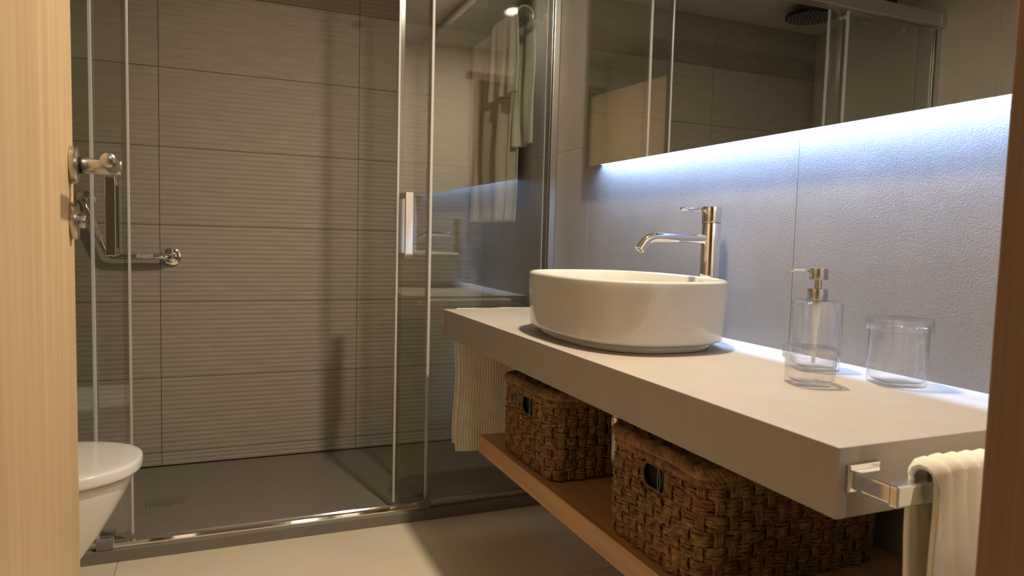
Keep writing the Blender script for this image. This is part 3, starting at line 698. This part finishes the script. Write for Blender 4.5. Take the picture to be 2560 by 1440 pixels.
def basket(x0, x1, y0, y1, z0, z1, label, seed):
    r_ = np.random.default_rng(seed)
    t = thing('seagrass_basket', ((x0+x1)/2, (y0+y1)/2, z0), label, 'basket', 'lidded seagrass baskets on the shelf')
    NS = int(round(2*((x1-x0)+(y1-y0))*.96/.0262/2)*2); sub = 7; N = NS*sub
    P, Nr, per = rrect(x0, x1, y0, y1, .032, N); pitch = per/NS
    rows = 7; rh = (z1-z0)/rows; A = .0046
    # hand hole in the front (-X) side, upper middle
    yc = (y0+y1)/2; hole = lambda y, z, x: (x < x0+.02) and abs(y-yc) < .037 and (z1-.058 < z < z1-.006)
    k = np.arange(N)/sub
    def emit(name, pieces, par):
        if not pieces: return
        V, F = join_data(pieces); return raw(name, V, F, 'grass', par)
    bulge = lambda z: .004*math.sin(PI*(z-z0)/(z1-z0))
    for row in range(rows):
        pcs = []
        ns_ = 4
        for q in range(ns_):
            zc = z0+rh*(row+(q+.5)/ns_)
            off = A*np.cos(PI*k+PI*row) + bulge(zc) + r_.normal(0, .0005, N)
            zz = zc + .0012*np.sin(k*PI*1.0+q+r_.uniform(0, 6)) + r_.normal(0, .0005, N)
            pts = np.c_[P+Nr*off[:, None], zz]
            ref = np.c_[Nr, np.zeros(N)]
            ok = np.array([not hole(p[1], p[2], p[0]) for p in pts])
            tw = (.20, .017, 2, r_.uniform(0, 6)); rad = .0039*(1+.16*np.sin(k*2.1+r_.uniform(0, 6)))
            if ok.all(): pcs.append(tube_data(pts, rad, ref=ref, sides=6, closed=True, twist=tw))
            else:
                st_ = int(np.where(~ok)[0][0]); 
                bad = np.where(~ok)[0]; gaps = np.where(np.diff(np.r_[bad, bad[0]+N]) > 1)[0]
                s_ = (bad[gaps[0]]+1) % N if len(gaps) else bad[-1]+1
                ln = int(ok.sum()); ii = (s_+np.arange(ln)) % N
                pcs.append(tube_data(pts[ii], rad[ii], ref=ref[ii], sides=6, closed=False, twist=tw))
        emit('weaver_row', pcs, t)
    for s_ in range(NS):
        i = s_*sub; pcs = []
        tang = np.array([-Nr[i][1], Nr[i][0]])
        for q in (-1, 0, 1):
            vz = np.linspace(z0, z1, rows*6+1)
            o = -A*np.cos(PI*((vz-z0)/rh-.5+s_)) + np.array([bulge(z) for z in vz]) + r_.normal(0, .0004, len(vz))
            base = P[i]+tang*q*.0050
            pts = np.c_[base[None, :]+Nr[i][None, :]*o[:, None]+tang[None, :]*(.0006*np.sin(vz*160+q))[:, None], vz]
            ok = np.array([not hole(p[1], p[2], p[0]) for p in pts])
            runs = []; cur = []
            for j, g in enumerate(ok):
                if g: cur.append(j)
                elif cur: runs.append(cur); cur = []
            if cur: runs.append(cur)
            for rn in runs:
                if len(rn) < 3: continue
                pcs.append(tube_data(pts[rn], .0033, ref=np.array([Nr[i][0], Nr[i][1], 0.0]), sides=6, twist=(.2, .016, 2, r_.uniform(0, 6))))
        emit('stake', pcs, t)
    # braided rim: two ropes
    def rope(off, z, rad, name, par, wob=.0, strands=5, pitch_=.034):
        pcs = []; nn = N*1
        Pq, Nq, pp = rrect(x0-off, x1+off, y0-off, y1+off, .034, nn); s = np.arange(nn)/nn*pp
        turns = round(pp/pitch_)
        wz = wob*(np.sin(s/pp*2*PI*3+seed)+.6*np.sin(s/pp*2*PI*7+2*seed))
        for q in range(strands):
            a = 2*PI*turns*s/pp+2*PI*q/strands
            d = rad*.62*np.cos(a); e = rad*.62*np.sin(a)
            pcs.append(tube_data(np.c_[Pq+Nq*d[:, None], z+e+wz], rad*.52, ref=np.c_[Nq, np.zeros(nn)], sides=6, closed=True))
        return emit(name, pcs, par)
    rope(.001, z1+.002, .0095, 'braided_rim', t)
    rope(-.003, z0+.009, .0065, 'base_rim', t)
    # near-black liner standing in for the shade inside the basket
    Pl, Nl, _ = rrect(x0+.009, x1-.009, y0+.009, y1-.009, .026, 64)
    V, F = loft([ring3(Pl, z0+.002), ring3(Pl, z1-.002)], True, False); raw('shade_liner', V, F, 'black', t)
    # hole border
    pcs = []
    yy, za, zb = .036, z1-.057, z1-.010
    pth = bez([(x0-.002, yc-yy, (za+zb)/2), (x0-.002, yc-yy, za), (x0-.002, yc+yy, za), (x0-.002, yc+yy, zb), (x0-.002, yc-yy, zb), (x0-.002, yc-yy, (za+zb)/2)], 6)
    dl = np.r_[0, np.cumsum(np.linalg.norm(np.diff(pth, axis=0), axis=1))]; sn = np.linspace(0, dl[-1], 140)
    pth = np.stack([np.interp(sn, dl, pth[:, c]) for c in range(3)], 1)
    for q in range(3):
        a = 2*PI*sn/.02+2*PI*q/3
        ctr = np.array([0, yc, (za+zb)/2]); rad_dir = pth-ctr; rad_dir[:, 0] = 0; rad_dir /= np.linalg.norm(rad_dir, axis=1, keepdims=True)+1e-9
        pcs.append(tube_data(pth+rad_dir*(.0018*np.cos(a))[:, None]+np.array([1, 0, 0])*(.0018*np.sin(a))[:, None], .0019, ref=(1, 0, 0), sides=6))
    emit('handle_edge', pcs, t)
    # lid: woven top inside a thick braided edge, slightly uneven
    ld = None
    zl = z1+.020
    wav = lambda x, y: .0035*math.sin(9*x+seed)+.0035*math.sin(13*y+2*seed)
    pcs = []
    step = .0262; lx0, lx1, ly0, ly1 = x0+.004, x1-.004, y0+.004, y1-.004
    nxs = int((lx1-lx0)/step); nys = int((ly1-ly0)/step)
    for i in range(nxs+1):
        for q in (-1, 0, 1):
            x = lx0+(lx1-lx0)*(i+.5)/(nxs+1)+q*.0062; y = np.linspace(ly0, ly1, nys*6); 
            z = zl+.0042*np.cos(PI*((y-ly0)/step+i))+np.array([wav(x, b) for b in y])+r_.normal(0, .0006, len(y))
            pcs.append(tube_data(np.c_[x+.001*np.sin(y*90+q), y, z], .0036, ref=(0, 0, 1), sides=6, twist=(.2, .017, 2, r_.uniform(0, 6))))
    for j in range(nys+1):
        for q in (-1, 0, 1):
            y = ly0+(ly1-ly0)*(j+.5)/(nys+1)+q*.0058; x = np.linspace(lx0, lx1, nxs*6)
            z = zl-.0042*np.cos(PI*((y-ly0)/step+(x-lx0)/step))+np.array([wav(a, y) for a in x])+r_.normal(0, .0006, len(x))
            pcs.append(tube_data(np.c_[x, np.full(len(x), y), z], .0036, ref=(0, 0, 1), sides=6, twist=(.2, .017, 2, r_.uniform(0, 6))))
    V, F = join_data(pcs); ld = raw('lid', V, F, 'grass', t)
    box('lid_core', lx0, lx1, ly0, ly1, zl-.004, zl-.001, 'black', ld)
    rope(.004, zl-.001, .0115, 'lid_edge', ld, .0022, 6, .05)
    # white tag threads in the hand hole
    for dy in (-.006, .003):
        tube('tag_thread', [(x0-.006, yc-.018+dy*.2, z1-.010), (x0-.005, yc-.018+dy, z1-.034), (x0-.0065, yc-.021+dy*.4, z1-.056)], .0004, 'seal', t, ref=(0, 1, 0), sides=6)
    return t
basket(.735, 1.120, 1.470, 1.772, SZ1+.003, .634, 'lidded seagrass basket farther away, beside the waste pipe', 3)
basket(.735, 1.128, .905, 1.200, SZ1+.003, .634, 'lidded seagrass basket nearest the doorway', 8)

# ------------------------------------------------------------------ wall-hung toilet
tl = thing('toilet', (-.745, 2.06, .06), 'white wall-hung toilet with closed lid', 'toilet')
def dee(tipx, half, backx, n=2.3, N=96, yc=2.06):
    # rounded front towards +X, straight back
    L = tipx-backx; cx = tipx-min(L*.62, half*1.45); a = tipx-cx
    th = np.linspace(-PI/2, PI/2, N-24); c, s = np.cos(th), np.sin(th)
    fr = np.c_[cx+a*np.abs(c)**(2/n), yc+half*np.sign(s)*np.abs(s)**(2/n)]
    k = 12
    up = np.c_[np.linspace(cx, backx, k+1)[1:], np.full(k, yc+half)]; dn = np.c_[np.linspace(backx, cx, k+1)[:-1], np.full(k, yc-half)]
    return np.r_[fr, up, dn]
BKX = -.7455
rings = []
for z, tx_, hw in ((.06, -.46, .095), (.075, -.44, .105), (.12, -.385, .118), (.18, -.325, .135), (.24, -.283, .150), (.30, -.248, .163), (.35, -.222, .172), (.378, -.211, .176), (.388, -.209, .177), (.393, -.213, .174)):
    rings.append(ring3(dee(tx_, hw, BKX), z))
V, F = loft(rings, True, True); raw('bowl', V, F, 'toilet', tl)
rings = [ring3(dee(-.212, .178, -.70), .396), ring3(dee(-.206, .182, -.70), .3965), ring3(dee(-.206, .182, -.70), .402), ring3(dee(-.21, .179, -.70), .4025)]
V, F = loft(rings, True, True); st_ = raw('seat', V, F, 'toilet', tl)
rings = []
for z, ins in ((.4005, .006), (.401, .003), (.404, .0005), (.41, 0), (.422, .0), (.4275, .0012), (.430, .004), (.4312, .010), (.4325, .03), (.434, .08)):
    rings.append(ring3(dee(-.188-ins, .190-ins, -.70+ins*.5), z))
V, F = loft(rings, True, True); raw('lid', V, F, 'toilet', tl)
cyl('hinge', (-.70, 1.98, .41), (-.70, 2.14, .41), .010, 'chrome', tl, 20)
